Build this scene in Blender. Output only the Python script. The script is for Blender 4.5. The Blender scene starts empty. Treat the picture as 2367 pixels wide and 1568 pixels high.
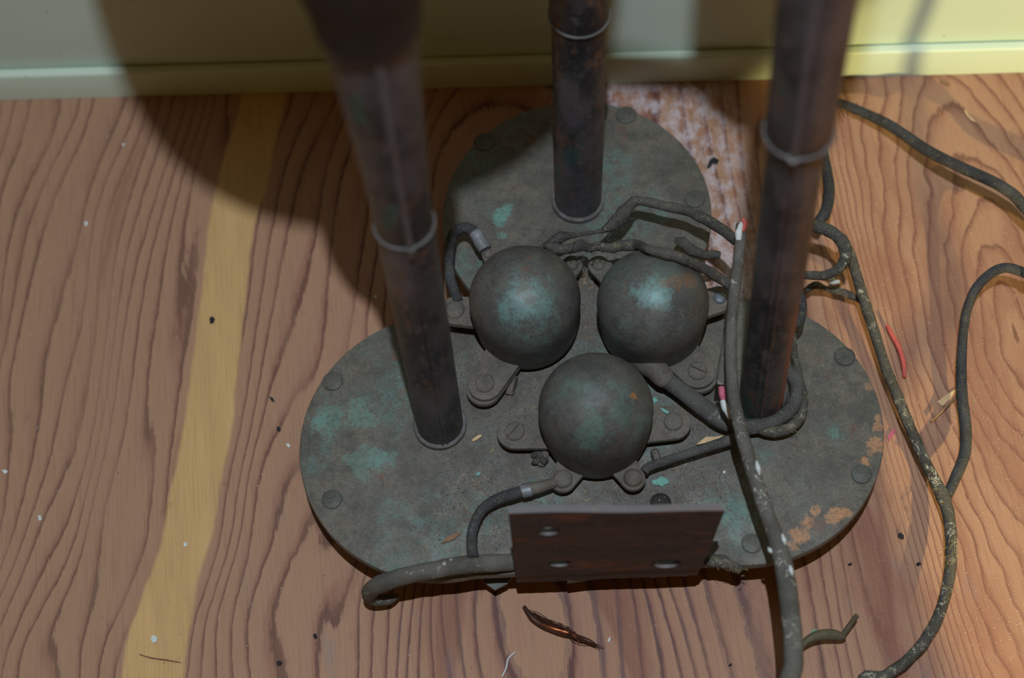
import bpy, bmesh, math, random
import numpy as np
from mathutils import Vector, Matrix, noise as mnoise

# ------------------------------------------------------------------ camera, world, lights
W, H = 2367, 1568
F = 3600.0                       # focal length in pixels of a 2367 wide frame
TH = math.radians(26.1)          # tilt of the view away from straight down
RL = math.radians(-8.0)          # roll
ZC = 0.90                        # camera height above the floor (m)
scene = bpy.context.scene
COL = scene.collection

rgt = Vector((1, 0, 0)); up = Vector((0, math.cos(TH), math.sin(TH))); fw = Vector((0, math.sin(TH), -math.cos(TH)))
cr, sr = math.cos(RL), math.sin(RL)
cam_x = rgt * cr + up * sr
cam_y = up * cr - rgt * sr
cam = bpy.data.cameras.new('camera'); camo = bpy.data.objects.new('camera', cam); COL.objects.link(camo)
m = Matrix((cam_x, cam_y, -fw)).transposed().to_4x4(); m.translation = (0, 0, ZC)
camo.matrix_world = m
cam.sensor_width = 36; cam.lens = F * 36 / W
cam.clip_start = .01
cam.dof.use_dof = True; cam.dof.focus_distance = .925; cam.dof.aperture_fstop = 4.2
scene.camera = camo

world = bpy.data.worlds.new('world'); scene.world = world; world.use_nodes = True
bg = world.node_tree.nodes['Background']
bg.inputs[0].default_value = (1.0, .58, .13, 1); bg.inputs[1].default_value = .074

def area(name, loc, target, size, power, col):
    l = bpy.data.lights.new(name, 'AREA'); l.shape = 'DISK'; l.size = size; l.energy = power; l.color = col
    o = bpy.data.objects.new(name, l); COL.objects.link(o); o.location = loc
    o.rotation_euler = (Vector(target) - Vector(loc)).to_track_quat('-Z', 'Y').to_euler(); return o
area('flash_lamp', (.027, .088, 1.4), (.05, .45, 0), .018, 12.0, (.80, .955, 1.08))
sp = bpy.data.lights.new('side_lamp', 'SPOT'); sp.energy = 51; sp.color = (1.0, .85, .36); sp.shadow_soft_size = .007
sp.spot_size = math.radians(49); sp.spot_blend = .14
so = bpy.data.objects.new('side_lamp', sp); COL.objects.link(so); so.location = (.45, -.60, .42)
so.rotation_euler = (Vector((.585, .10, .0)) - so.location).to_track_quat('-Z', 'Y').to_euler()

scene.view_settings.view_transform = 'Standard'; scene.view_settings.look = 'None'
scene.view_settings.exposure = 0.0; scene.view_settings.gamma = 1.0
scene.view_settings.use_curve_mapping = False

# ------------------------------------------------------------------ measuring helpers
def ray(px, py):
    x = (px - W / 2) / F; y = -(py - H / 2) / F
    return cam_x * x + cam_y * y + fw
def P(px, py, z=0.0):                      # the point at height z that the photograph shows at (px, py)
    d = ray(px, py); t = (ZC - z) / -d.z
    return Vector((d.x * t, d.y * t, z))
def depth(p): return (p - Vector((0, 0, ZC))).dot(fw)
def rad(p, wpx): return wpx / 2 * depth(p) / F

# ------------------------------------------------------------------ node helpers
class NT:
    def __init__(s, name):
        s.mat = bpy.data.materials.new(name); s.mat.use_nodes = True
        s.t = s.mat.node_tree; s.b = s.t.nodes['Principled BSDF']
        s.geo = s.t.nodes.new('ShaderNodeNewGeometry'); s.pos = s.geo.outputs['Position']
    def lk(s, a, b): s.t.links.new(a, b)
    def inp(s, n, i, v):
        if v is None: return
        if isinstance(v, bpy.types.NodeSocket): s.lk(v, n.inputs[i])
        else: n.inputs[i].default_value = v
    def math(s, op, a, b=None, c=None, clamp=False):
        n = s.t.nodes.new('ShaderNodeMath'); n.operation = op; n.use_clamp = clamp
        s.inp(n, 0, a); s.inp(n, 1, b); s.inp(n, 2, c); return n.outputs[0]
    def sep(s, v):
        n = s.t.nodes.new('ShaderNodeSeparateXYZ'); s.lk(v, n.inputs[0]); return n.outputs
    def comb(s, x, y, z=0.0):
        n = s.t.nodes.new('ShaderNodeCombineXYZ'); s.inp(n, 0, x); s.inp(n, 1, y); s.inp(n, 2, z); return n.outputs[0]
    def scale(s, v, sc, off=(0, 0, 0)):
        n = s.t.nodes.new('ShaderNodeMapping'); s.lk(v, n.inputs[0]); n.inputs['Scale'].default_value = sc; n.inputs['Location'].default_value = off
        return n.outputs[0]
    def noise(s, v, sc, detail=4, rough=.55, dist=0):
        n = s.t.nodes.new('ShaderNodeTexNoise'); s.lk(v, n.inputs['Vector']); n.inputs['Scale'].default_value = sc
        n.inputs['Detail'].default_value = detail; n.inputs['Roughness'].default_value = rough; n.inputs['Distortion'].default_value = dist
        return n.outputs['Fac']
    def voro(s, v, sc, feat='F1'):
        n = s.t.nodes.new('ShaderNodeTexVoronoi'); n.feature = feat; s.lk(v, n.inputs['Vector']); n.inputs['Scale'].default_value = sc
        return n.outputs['Distance']
    def rng(s, v, a, b, c=0.0, d=1.0, smooth=True):
        n = s.t.nodes.new('ShaderNodeMapRange'); s.lk(v, n.inputs[0])
        if smooth: n.interpolation_type = 'SMOOTHSTEP'
        for i, q in zip((1, 2, 3, 4), (a, b, c, d)): n.inputs[i].default_value = q
        return n.outputs[0]
    def mix(s, f, a, b, mode='MIX'):
        n = s.t.nodes.new('ShaderNodeMix'); n.data_type = 'RGBA'; n.blend_type = mode
        s.inp(n, 0, f)
        for i, v in ((6, a), (7, b)):
            if isinstance(v, tuple): v = v + (1,) if len(v) == 3 else v
            s.inp(n, i, v)
        return n.outputs[2]
    def ramp(s, v, stops, interp='LINEAR'):
        n = s.t.nodes.new('ShaderNodeValToRGB'); s.lk(v, n.inputs[0]); r = n.color_ramp; r.interpolation = interp
        while len(r.elements) < len(stops): r.elements.new(.5)
        for e, (p, c) in zip(r.elements, stops): e.position = p; e.color = c + (1,)
        return n.outputs[0]
    def curve(s, v, pts):
        n = s.t.nodes.new('ShaderNodeFloatCurve'); s.lk(v, n.inputs[1]); c = n.mapping.curves[0]
        while len(c.points) < len(pts): c.points.new(.5, .5)
        for q, (x, y) in zip(c.points, pts): q.location = (x, y)
        n.mapping.update(); return n.outputs[0]
    def bump(s, h, strength=.3, dist=.001):
        n = s.t.nodes.new('ShaderNodeBump'); s.lk(h, n.inputs['Height']); n.inputs['Strength'].default_value = strength; n.inputs['Distance'].default_value = dist
        s.lk(n.outputs[0], s.b.inputs['Normal'])
    def uv(s):
        n = s.t.nodes.new('ShaderNodeUVMap'); return n.outputs[0]
    def out(s, col, rough=.6, metal=0.0, spec=.5):
        s.inp(s.b, 'Base Color', col if not isinstance(col, tuple) else col + (1,))
        s.inp(s.b, 'Roughness', rough); s.inp(s.b, 'Metallic', metal); s.inp(s.b, 'Specular IOR Level', spec)
        return s.mat
def srgb(r, g, b):
    f = lambda c: (c / 255 / 12.92) if c / 255 <= .04045 else ((c / 255 + .055) / 1.055) ** 2.4
    return (f(r), f(g), f(b))

# ------------------------------------------------------------------ materials
def mat_floor():
    n = NT('fir_plywood'); x, y, z = n.sep(n.pos)
    # the pale sapwood strip: its two edges as curves of y
    L = [(-0.1580, 0.70), (-0.1644, 0.662), (-0.1859, 0.5908), (-0.1935, 0.5514), (-0.2007, 0.4993), (-0.2058, 0.468), (-0.2154, 0.4092), (-0.223, 0.3755), (-0.2328, 0.3324), (-0.2447, 0.3017), (-0.2527, 0.2805), (-0.2562, 0.2566), (-.262, .15)]
    R = [(-.124, .70), (-0.1333, 0.6568), (-0.1500, 0.5844), (-0.1622, 0.5462), (-0.1703, 0.4945), (-0.1753, 0.4633), (-0.1825, 0.4117), (-0.1919, 0.3696), (-0.1977, 0.341), (-0.2079, 0.3111), (-0.2143, 0.2804), (-0.2192, 0.2513), (-.225, .15)]
    t = n.rng(y, 0.15, 0.70, 0, 1, False)
    mk = lambda A: n.curve(t, sorted([((b - .15) / .55, (a + .3) / .2) for a, b in A]))
    xl = n.math('MULTIPLY_ADD', mk(L), .2, -.3); xr = n.math('MULTIPLY_ADD', mk(R), .2, -.3)
    wob = n.math('MULTIPLY', n.math('SUBTRACT', n.noise(n.scale(n.pos, (30, 40, 1)), 1, 3), .5), .004)
    xw = n.math('ADD', x, wob)
    strip = n.math('MULTIPLY', n.rng(n.math('SUBTRACT', xw, xl), -.0012, .0022), n.rng(n.math('SUBTRACT', xr, xw), -.0012, .0022))
    # grain: contour lines of a smooth, long field -> cathedral figure
    lean = n.rng(x, -.05, .16, 1, 0)
    xs = n.math('SUBTRACT', x, n.math('MULTIPLY', xl, lean))
    fld = n.noise(n.comb(n.math('MULTIPLY', xs, 13), n.math('MULTIPLY', y, 2.4), 3.1), 1, 2, .45)
    fld = n.math('MULTIPLY', fld, n.rng(x, -.02, .12, 10.0, 8.0))
    f1 = n.math('ADD', n.math('MULTIPLY', xs, n.rng(x, -.1, .1, 88, 96)), fld)
    dx = n.math('SUBTRACT', x, .315); dy = n.math('SUBTRACT', y, .40)
    rr = n.math('SQRT', n.math('ADD', n.math('MULTIPLY', n.math('MULTIPLY', dx, dx), 1.9), n.math('MULTIPLY', n.math('MULTIPLY', dy, dy), .14)))
    f2 = n.math('ADD', n.math('MULTIPLY', rr, 88), n.math('MULTIPLY', n.noise(n.scale(n.pos, (14, 9, 1), (3, 0, 0)), 1, 3, .5), 3.6))
    wr = n.rng(x, .17, .25)
    f = n.math('ADD', n.math('MULTIPLY', f1, n.math('SUBTRACT', 1.0, wr)), n.math('MULTIPLY', f2, wr))
    jag = n.math('MULTIPLY', n.math('SUBTRACT', n.noise(n.scale(n.pos, (260, 60, 1)), 1, 4, .7), .5), .35)
    fr = n.math('FRACT', n.math('ADD', f, jag))
    pk = srgb(174, 128, 103); lt = srgb(180, 134, 105); md = srgb(154, 104, 84); dk = srgb(108, 64, 54)
    grain = n.ramp(fr, [(0, lt), (.55, pk), (.74, md), (.81, dk), (.88, dk), (.93, pk), (1.0, lt)])
    band = n.rng(n.noise(n.scale(n.pos, (22, 3.2, 1), (7, 0, 0)), 1, 3), .36, .56)
    col = n.mix(n.math('MULTIPLY', n.math('SUBTRACT', 1.0, n.math('MULTIPLY', band, n.rng(x, .1, .2, 1, .5))), .6), grain, pk)
    # wide reddish latewood patches
    red = n.rng(n.noise(n.comb(n.math('MULTIPLY', xs, 34), n.math('MULTIPLY', y, 5.5), 9.0), 1, 4, .6, .6), .57, .72)
    col = n.mix(n.math('MULTIPLY', red, .62), col, srgb(138, 84, 68))
    rd2 = n.math('MULTIPLY', n.rng(n.noise(n.scale(n.pos, (26, 8, 1), (8, 1, 0)), 1, 5, .62, .5), .46, .62), n.rng(x, .08, .2))
    col = n.mix(n.math('MULTIPLY', rd2, .5), col, srgb(146, 94, 76))
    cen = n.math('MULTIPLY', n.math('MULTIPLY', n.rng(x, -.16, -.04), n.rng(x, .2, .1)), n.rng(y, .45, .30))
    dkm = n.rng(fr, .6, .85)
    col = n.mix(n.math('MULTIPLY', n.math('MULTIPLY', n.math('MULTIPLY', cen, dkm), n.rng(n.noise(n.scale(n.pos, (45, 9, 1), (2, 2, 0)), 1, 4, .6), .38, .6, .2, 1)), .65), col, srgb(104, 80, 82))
    lft = n.rng(x, -.28, .05, 1, 0)
    col = n.mix(n.math('MULTIPLY', lft, .3), col, srgb(158, 128, 102), 'MIX')
    # strip
    sn = n.noise(n.scale(n.pos, (90, 8, 1)), 1, 4)
    sc = n.ramp(sn, [(.3, srgb(198, 156, 104)), (.7, srgb(212, 168, 114))])
    col = n.mix(strip, col, sc)
    # pores, fibre streaks
    fib = n.noise(n.scale(n.pos, (900, 26, 1)), 1, 3, .6)
    col = n.mix(.55, col, n.ramp(fib, [(.3, (.72, .70, .70)), (.52, (1, 1, 1)), (.75, (1.0, 1.0, 1.0))]), 'MULTIPLY')
    # grey paint wash between the back of the base and the wall, and smears at the front
    wash = n.math('MULTIPLY', n.rng(x, .03, .07), n.rng(x, .19, .15)); wash = n.math('MULTIPLY', wash, n.rng(y, .40, .46))
    wn = n.rng(n.noise(n.scale(n.pos, (120, 70, 1)), 1, 6, .75), .42, .62)
    col = n.mix(n.math('MULTIPLY', n.math('MULTIPLY', wash, wn), .72), col, srgb(212, 198, 204))
    wd = n.rng(n.noise(n.scale(n.pos, (160, 60, 1), (5, 5, 0)), 1, 5, .7), .58, .66)
    col = n.mix(n.math('MULTIPLY', n.math('MULTIPLY', wash, wd), .6), col, srgb(96, 66, 60))
    sm = n.math('MULTIPLY', n.rng(n.noise(n.scale(n.pos, (40, 18, 1), (1, 4, 0)), 1, 5, .65), .56, .74), n.rng(y, .40, .24))
    col = n.mix(n.math('MULTIPLY', sm, .4), col, srgb(132, 122, 130))
    dirt = n.rng(n.noise(n.pos, 55, 6, .7), .60, .75)
    col = n.mix(n.math('MULTIPLY', dirt, .28), col, srgb(95, 72, 62))
    dots = n.rng(n.voro(n.pos, 150), .10, .05)
    dsel = n.rng(n.noise(n.pos, 24, 2), .58, .62)
    col = n.mix(n.math('MULTIPLY', n.math('MULTIPLY', dots, dsel), .6), col, srgb(60, 48, 44))
    n.bump(n.math('ADD', n.math('MULTIPLY', fib, .5), n.math('MULTIPLY', fr, .2)), .25, .0006)
    return n.out(col, .62, 0, .3)

def mat_paint(name, base, edge_dirt=False):
    n = NT(name); c = n.mix(n.rng(n.noise(n.pos, 9, 4), .3, .7), base, tuple(q * .93 for q in base))
    sp = n.math('MULTIPLY', n.rng(n.voro(n.pos, 95), .085, .045), n.rng(n.noise(n.pos, 30, 3), .46, .56))
    c = n.mix(n.math('MULTIPLY', sp, .75), c, srgb(96, 92, 40))
    scf = n.rng(n.noise(n.scale(n.pos, (10, 10, 60)), 1, 5, .7), .66, .78)
    c = n.mix(n.math('MULTIPLY', scf, .25), c, srgb(110, 105, 80))
    n.bump(n.noise(n.pos, 420, 3), .18, .0006)
    return n.out(c, .42, 0, .4)

def mat_patina(name, base, dust, turq=1.0, rust=1.0, rough=.55, metal=.15, seed=0.0, spots=()):
    n = NT(name); v = n.scale(n.pos, (1, 1, 1), (seed, seed * .7, seed * .3))
    c = n.mix(n.rng(n.noise(v, 26, 6, .62), .34, .66), base, tuple(q * .66 for q in base))
    c = n.mix(n.math('MULTIPLY', n.rng(n.noise(v, 60, 6, .7), .45, .62), .65), c, dust)
    c = n.mix(n.math('MULTIPLY', n.rng(n.noise(n.scale(v, (1, 1, 1), (9, 3, 5)), 130, 6, .72), .50, .62), .55), c, tuple(q * .48 for q in base))
    c = n.mix(n.math('MULTIPLY', n.rng(n.noise(n.scale(v, (1, 1, 1), (2, 8, 6)), 190, 5, .7), .56, .66), .35), c, srgb(128, 98, 78))
    tq = n.math('MULTIPLY', n.rng(n.noise(v, 21, 2, .5, .4), .50, .66), n.rng(n.noise(v, 150, 6, .78), .40, .60))
    c = n.mix(n.math('MULTIPLY', tq, .8 * turq), c, srgb(104, 128, 120))
    rs = n.rng(n.noise(n.scale(v, (1, 1, 1), (4, 1, 2)), 62, 5, .62), .63, .70)
    c = n.mix(n.math('MULTIPLY', rs, .75 * rust), c, srgb(120, 78, 58))
    c = n.mix(n.rng(n.noise(v, 900, 2, .6), .3, .75, 0, .55), c, tuple(q * .4 for q in base))
    c = n.mix(n.rng(n.noise(v, 1300, 1), .66, .76, 0, .42), c, srgb(165, 165, 158))
    for (cx, cy, r, colr, k) in spots:
        d = n.t.nodes.new('ShaderNodeVectorMath'); d.operation = 'DISTANCE'
        n.lk(n.comb(n.sep(n.pos)[0], n.sep(n.pos)[1], 0.0), d.inputs[0]); d.inputs[1].default_value = (cx, cy, 0)
        dd = n.math('ADD', d.outputs['Value'], n.math('MULTIPLY', n.math('SUBTRACT', n.noise(n.scale(n.pos, (1, 1, 1), (cx, cy, 0)), 110, 6, .75), .5), r * 3.6))
        ms = n.math('MULTIPLY', n.rng(dd, r * 1.05, r * .6), n.rng(n.noise(n.pos, 420, 5, .7), .36, .54, .25, 1))
        c = n.mix(n.math('MULTIPLY', ms, k), c, colr)
    n.bump(n.noise(v, 300, 6, .7), .35, .0008)
    return n.out(c, n.rng(n.noise(v, 70, 5), .3, .7, rough - .1, rough + .15), metal, .5)

def mat_pole(seed, wear=None, brown=.57):
    n = NT('blackened_tube'); v = n.scale(n.pos, (1, 1, .55), (seed, seed, seed))
    base = srgb(92, 87, 92)
    c = n.mix(n.rng(n.noise(v, 34, 5, .6), .35, .65), base, srgb(40, 39, 43))
    c = n.mix(n.math('MULTIPLY', n.rng(n.noise(v, 62, 6, .7), brown, brown + .07), .75), c, srgb(104, 76, 62))
    c = n.mix(n.math('MULTIPLY', n.rng(n.noise(n.scale(v, (1, 1, 1), (2, 5, 1)), 36, 3, .6), .62, .70), .7), c, srgb(48, 88, 84))
    c = n.mix(n.rng(n.noise(v, 1000, 2), .55, .8, 0, .5), c, srgb(130, 128, 128))
    c = n.mix(n.math('MULTIPLY', n.rng(n.noise(v, 170, 5, .7), .54, .64), .5), c, srgb(112, 104, 104))
    if wear:                                   # strip of bared copper down one side
        nn_ = n.sep(n.geo.outputs['Normal']); zz = n.sep(n.pos)[2]
        k = n.math('MULTIPLY', n.rng(nn_[0], wear[0], wear[0] + .12), n.rng(zz, wear[1], wear[1] - .05))
        k = n.math('MULTIPLY', k, n.rng(n.noise(n.scale(n.pos, (1, 1, .4)), 90, 5, .6), .36, .46))
        c = n.mix(n.math('MULTIPLY', k, .85), c, srgb(142, 88, 64))
    n.bump(n.noise(v, 260, 5, .65), .25, .0006)
    return n.out(c, .46, .25, .5)

def mat_cord(name, base, crack=.5, crackcol=srgb(190, 184, 168), fuzz=srgb(120, 108, 84), fz=.3):
    n = NT(name); u, w, _ = n.sep(n.uv())
    c = n.mix(n.rng(n.noise(n.pos, 60, 5, .6), .35, .65), base, tuple(q * .6 for q in base))
    c = n.mix(n.math('MULTIPLY', n.rng(n.noise(n.pos, 240, 5, .7), .5, .68), fz), c, fuzz)
    cv = n.comb(n.math('MULTIPLY', u, 160), n.math('MULTIPLY', w, 2.2), 0.0)
    a = n.noise(cv, 1, 2, .5); ln = n.rng(n.math('ABSOLUTE', n.math('SUBTRACT', a, .5)), .02, .006)
    sel = n.math('MULTIPLY', n.rng(n.noise(n.comb(n.math('MULTIPLY', u, 55), w, 4.0), 1, 2), .50, .56), n.rng(n.noise(n.pos, 240, 3), .44, .52))
    c = n.mix(n.math('MULTIPLY', n.math('MULTIPLY', ln, sel), crack), c, crackcol)
    c = n.mix(n.rng(n.noise(n.pos, 1400, 2), .55, .75, 0, .35), c, srgb(170, 165, 150))
    wv = n.math('SINE', n.math('ADD', n.math('MULTIPLY', u, 5200), n.math('MULTIPLY', w, 12.56)))
    n.bump(n.math('ADD', n.math('MULTIPLY', wv, .25), n.noise(n.pos, 350, 5, .7)), .4, .0006)
    return n.out(c, .8, 0, .2)

def mat_flat(name, c, rough=.7, metal=0.0, var=.4):
    n = NT(name); k = n.mix(n.rng(n.noise(n.pos, 180, 5, .65), .35, .65), c, tuple(q * (1 - var) for q in c))
    n.bump(n.noise(n.pos, 500, 3), .2, .0004); return n.out(k, rough, metal, .4)

def mat_bracket():
    n = NT('rusty_bracket_steel'); v = n.scale(n.pos, (.35, 1, 1))
    c = n.mix(n.rng(n.noise(v, 45, 6, .65), .4, .6), srgb(70, 54, 50), srgb(48, 42, 44))
    c = n.mix(n.math('MULTIPLY', n.rng(n.noise(v, 75, 5, .65, .5), .56, .68), .8), c, srgb(112, 66, 36))
    c = n.mix(n.rng(n.noise(v, 900, 2), .5, .8, 0, .4), c, srgb(125, 112, 108))
    # upward faces are mixed towards a paler grey
    up_ = n.sep(n.geo.outputs['Normal'])[2]
    c = n.mix(n.math('MULTIPLY', n.rng(up_, .5, .9), .7), c, srgb(120, 112, 112))
    n.bump(n.noise(v, 200, 6, .7), .4, .0008); return n.out(c, .6, .2, .4)

copper = srgb(196, 140, 100)
def spot(px, py, rpx, c, k): p = P(px, py, .045); return (p.x, p.y, rad(p, rpx * 2), c, k)
tq = srgb(112, 152, 140)
M = {
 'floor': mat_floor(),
 'wall': mat_paint('pale_green_wall_paint', (.62, .72, .62)),
 'trim': mat_paint('pale_yellow_trim_paint', (.66, .75, .61)),
 'plate': mat_patina('patinated_base_metal', srgb(114, 107, 98), srgb(126, 114, 101), 1.0, .8, .62, .1, 0.0, [
    spot(1165, 495, 26, tq, .85), spot(1155, 512, 20, tq, .7), spot(1160, 545, 12, tq, .6),
    spot(760, 965, 50, tq, .45), spot(830, 960, 40, tq, .5), spot(845, 1075, 45, tq, .4), spot(740, 975, 22, tq, .45), spot(870, 1055, 30, tq, .45), spot(900, 1060, 22, tq, .4),
    spot(1700, 1190, 55, tq, .35), spot(1640, 1165, 26, tq, .3), spot(1930, 1000, 14, tq, .4),
    spot(2030, 985, 16, copper, .7), spot(2025, 1030, 20, copper, .85), spot(2028, 965, 10, copper, .7), spot(1998, 1065, 13, copper, .8), spot(2012, 1045, 12, copper, .5), spot(2010, 895, 12, copper, .45),
    spot(1938, 1188, 20, copper, .95), spot(1922, 1198, 20, copper, .8), spot(1960, 1186, 10, copper, .7),
    spot(1885, 1180, 14, copper, .8), spot(1868, 1205, 20, copper, .8), spot(1850, 1240, 24, copper, .75), spot(1838, 1262, 18, copper, .6), spot(1890, 1215, 20, srgb(120, 88, 76), .6),
    spot(1235, 322, 14, srgb(110, 78, 60), .7), spot(1120, 620, 0.1, copper, .1)]),
 'rivet': mat_patina('dark_rivet_metal', srgb(94, 91, 84), srgb(108, 98, 86), .4, .8, .6, .1, 6.0),
 'dust': mat_patina('dusty_lug_metal', srgb(112, 102, 93), srgb(128, 114, 101), .1, .35, .8, .0, 3.0),
 'pole1': mat_pole(1.3), 'pole2': mat_pole(4.1, None, .52), 'pole3': mat_pole(7.7, (.52, .21)),
 'seam': mat_flat('dusty_seam_metal', srgb(104, 98, 100), .6, .1, .25),
 'socket': mat_flat('dark_brown_and_shade', srgb(44, 34, 32), .7),  # dark fittings; on the flared socket this colour stands for shade
 'ring': mat_flat('dusty_ring_metal', srgb(108, 102, 100), .6, .1),
 'bracket': mat_bracket(),
 'cordA': mat_cord('grey_cloth_cord', srgb(88, 84, 82), .45, srgb(170, 165, 155)),
 'cordB': mat_cord('cracked_rubber_cord', srgb(104, 98, 92), .75, srgb(190, 184, 170)),
 'cordC': mat_cord('frayed_cloth_cord', srgb(84, 78, 72), .9, srgb(196, 188, 168), srgb(140, 130, 112), .75),
 'cordD': mat_cord('black_rubber_cord', srgb(72, 70, 72), .1),
 'lead': mat_flat('scraped_lead_grey', srgb(142, 140, 144), .5, .2),
 'tape': mat_cord('dusty_wound_tape', srgb(84, 78, 74), .2, fz=.7),
 'copperwire': mat_flat('bare_copper', srgb(190, 110, 70), .35, .8),
 'copperdark': mat_flat('tarnished_copper', srgb(92, 60, 48), .5, .4),
 'red': mat_flat('faded_red_rubber', srgb(205, 92, 86), .6, 0, .15),
 'pink': mat_flat('pink_rubber', srgb(205, 105, 125), .6, 0, .2),
 'white': mat_flat('white_flake', srgb(215, 215, 212), .7, 0, .1),
 'black': mat_flat('black_crumb', srgb(38, 36, 36), .8),
 'chip': mat_flat('pine_splinter', srgb(224, 186, 140), .7, 0, .2),
 'chipb': mat_flat('brown_splinter', srgb(150, 112, 86), .8, 0, .3),
 'saw': mat_flat('pale_sawdust', srgb(236, 216, 194), .8, 0, .2),
 'straw': mat_flat('dusty_straw_fibre', srgb(150, 136, 100), .8, 0, .3),
 'turq': mat_flat('turquoise_flake', srgb(120, 172, 158), .7, 0, .2),
 'leather': mat_flat('grey_scrap', srgb(112, 110, 108), .75, 0, .35),
 'bent': mat_flat('dull_olive_tube', srgb(104, 92, 70), .7, .1, .3),
 'leaf': mat_flat('dull_green_flake', srgb(116, 150, 120), .7, 0, .2),
 'steel': mat_flat('bright_screw_steel', srgb(116, 120, 126), .5, .3),
}

# ------------------------------------------------------------------ mesh helpers
def obj(name, verts, faces, mat, parent=None, angle=35, uvs=None):
    off = Vector((0, 0, 0)); pp = parent
    while pp is not None: off += pp.location; pp = pp.parent
    me = bpy.data.meshes.new(name)
    me.from_pydata([tuple(Vector(v) - off) for v in verts], [], faces); me.validate()
    bm = bmesh.new(); bm.from_mesh(me); bmesh.ops.recalc_face_normals(bm, faces=bm.faces[:]); bm.to_mesh(me); bm.free()
    me.polygons.foreach_set('use_smooth', [True] * len(me.polygons))
    me.set_sharp_from_angle(angle=math.radians(angle))
    if uvs is not None:
        l = me.uv_layers.new(name='UVMap')
        for lp in me.loops: l.data[lp.index].uv = uvs[lp.vertex_index]
    me.materials.append(mat)
    o = bpy.data.objects.new(name, me); COL.objects.link(o); o.parent = parent
    return o
def tag(o, label, cat=None, group=None, kind=None):
    if label: o['label'] = label
    if cat: o['category'] = cat
    if group: o['group'] = group
    if kind: o['kind'] = kind
    return o
def empty(name, loc):
    o = bpy.data.objects.new(name, None); o.empty_display_size = .01; COL.objects.link(o); o.location = loc; return o

def smooth_path(pts, per=7):
    """Catmull-Rom through (Vector, radius) points."""
    out = []; n = len(pts)
    for i in range(n - 1):
        a = pts[max(i - 1, 0)]; b = pts[i]; c = pts[i + 1]; d = pts[min(i + 2, n - 1)]
        for k in range(per):
            t = k / per; t2 = t * t; t3 = t2 * t
            w = (-.5 * t + t2 - .5 * t3, 1 - 2.5 * t2 + 1.5 * t3, .5 * t + 2 * t2 - 1.5 * t3, -.5 * t2 + .5 * t3)
            out.append((a[0] * w[0] + b[0] * w[1] + c[0] * w[2] + d[0] * w[3], b[1] * (1 - t) + c[1] * t))
    out.append(pts[-1]); return out
def tube(name, pts, mat, parent=None, seg=12, lump=0.0, flat=1.0, per=7, seed=0, caps=True, freq=160):
    path = smooth_path(pts, per); n = len(path); verts = []; uvs = []; faces = []; s = 0
    t = (path[1][0] - path[0][0]).normalized(); nrm = t.cross(Vector((0, 0, 1)))
    if nrm.length < .1: nrm = t.cross(Vector((1, 0, 0)))
    nrm.normalize()
    for i, (p, r) in enumerate(path):
        t = (path[min(i + 1, n - 1)][0] - path[max(i - 1, 0)][0]).normalized()
        nrm = (nrm - t * nrm.dot(t)).normalized(); bn = t.cross(nrm)
        if i: s += (p - path[i - 1][0]).length
        for k in range(seg):
            a = 2 * math.pi * k / seg
            d = nrm * math.cos(a) + bn * math.sin(a) * flat
            q = 1 + (lump * (mnoise.noise((p + d * r) * freq + Vector((seed, 0, 0)))) if lump else 0)
            verts.append(p + d * r * q); uvs.append((s, abs(k / seg * 2 - 1)))
    for i in range(n - 1):
        for k in range(seg):
            a = i * seg + k; b = i * seg + (k + 1) % seg
            faces.append((a, b, b + seg, a + seg))
    if caps: faces.append(tuple(range(seg))[::-1]); faces.append(tuple((n - 1) * seg + k for k in range(seg)))
    return obj(name, verts, faces, mat, parent, 60, uvs)
def C(*pts):       # (px, py, z_centre, width_px) -> path
    out = []
    for x, y, z, w in pts:
        z = z + .015 * min(1, z / .03)      # cords on the base plate ride with it
        p = P(x, y, z); out.append((p, rad(p, w)))
    return out
def lathe(name, c, prof, mat, parent=None, seg=40, axis=Vector((0, 0, 1)), angle=35, arc=(0, 2 * math.pi)):
    """prof: list of (radius, height along the axis)."""
    axis = axis.normalized(); ux = axis.cross(Vector((0, 1, 0))).normalized(); uy = axis.cross(ux)
    full = abs(arc[1] - arc[0] - 2 * math.pi) < 1e-6
    ns = seg if full else seg + 1; verts = []; faces = []
    for (r, h) in prof:
        for k in range(ns):
            a = arc[0] + (arc[1] - arc[0]) * k / seg
            verts.append(Vector(c) + axis * h + (ux * math.cos(a) + uy * math.sin(a)) * max(r, 1e-5))
    m_ = len(prof)
    for i in range(m_ - 1):
        for k in range(seg):
            a = i * ns + k; b = i * ns + (k + 1) % ns
            faces.append((a, b, b + ns, a + ns))
    return obj(name, verts, faces, mat, parent, angle)
def prism(name, outline, z0, z1, mat, parent=None, bev=0.0, angle=35):
    """outline: list of (x, y) going round; bevelled upper edge."""
    n = len(outline); verts = []; faces = []
    c = sum((Vector((a, b, 0)) for a, b in outline), Vector()) / n
    rings = [(0, z0), (0, z1 - bev), (bev * .3, z1 - bev * .3), (bev, z1)] if bev else [(0, z0), (0, z1)]
    for ins, z in rings:
        for i in range(n):
            p = Vector((*outline[i], 0)); a = Vector((*outline[i - 1], 0)); b = Vector((*outline[(i + 1) % n], 0))
            t = (b - a).normalized(); nr = Vector((t.y, -t.x, 0))
            if nr.dot(p - c) < 0: nr = -nr
            q = p - nr * ins; verts.append((q.x, q.y, z))
    for j in range(len(rings) - 1):
        for i in range(n):
            a = j * n + i; b = j * n + (i + 1) % n
            faces.append((a, b, b + n, a + n))
    faces.append(tuple(range(n))); faces.append(tuple((len(rings) - 1) * n + i for i in range(n)))
    return obj(name, verts, faces, mat, parent, angle)
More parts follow.
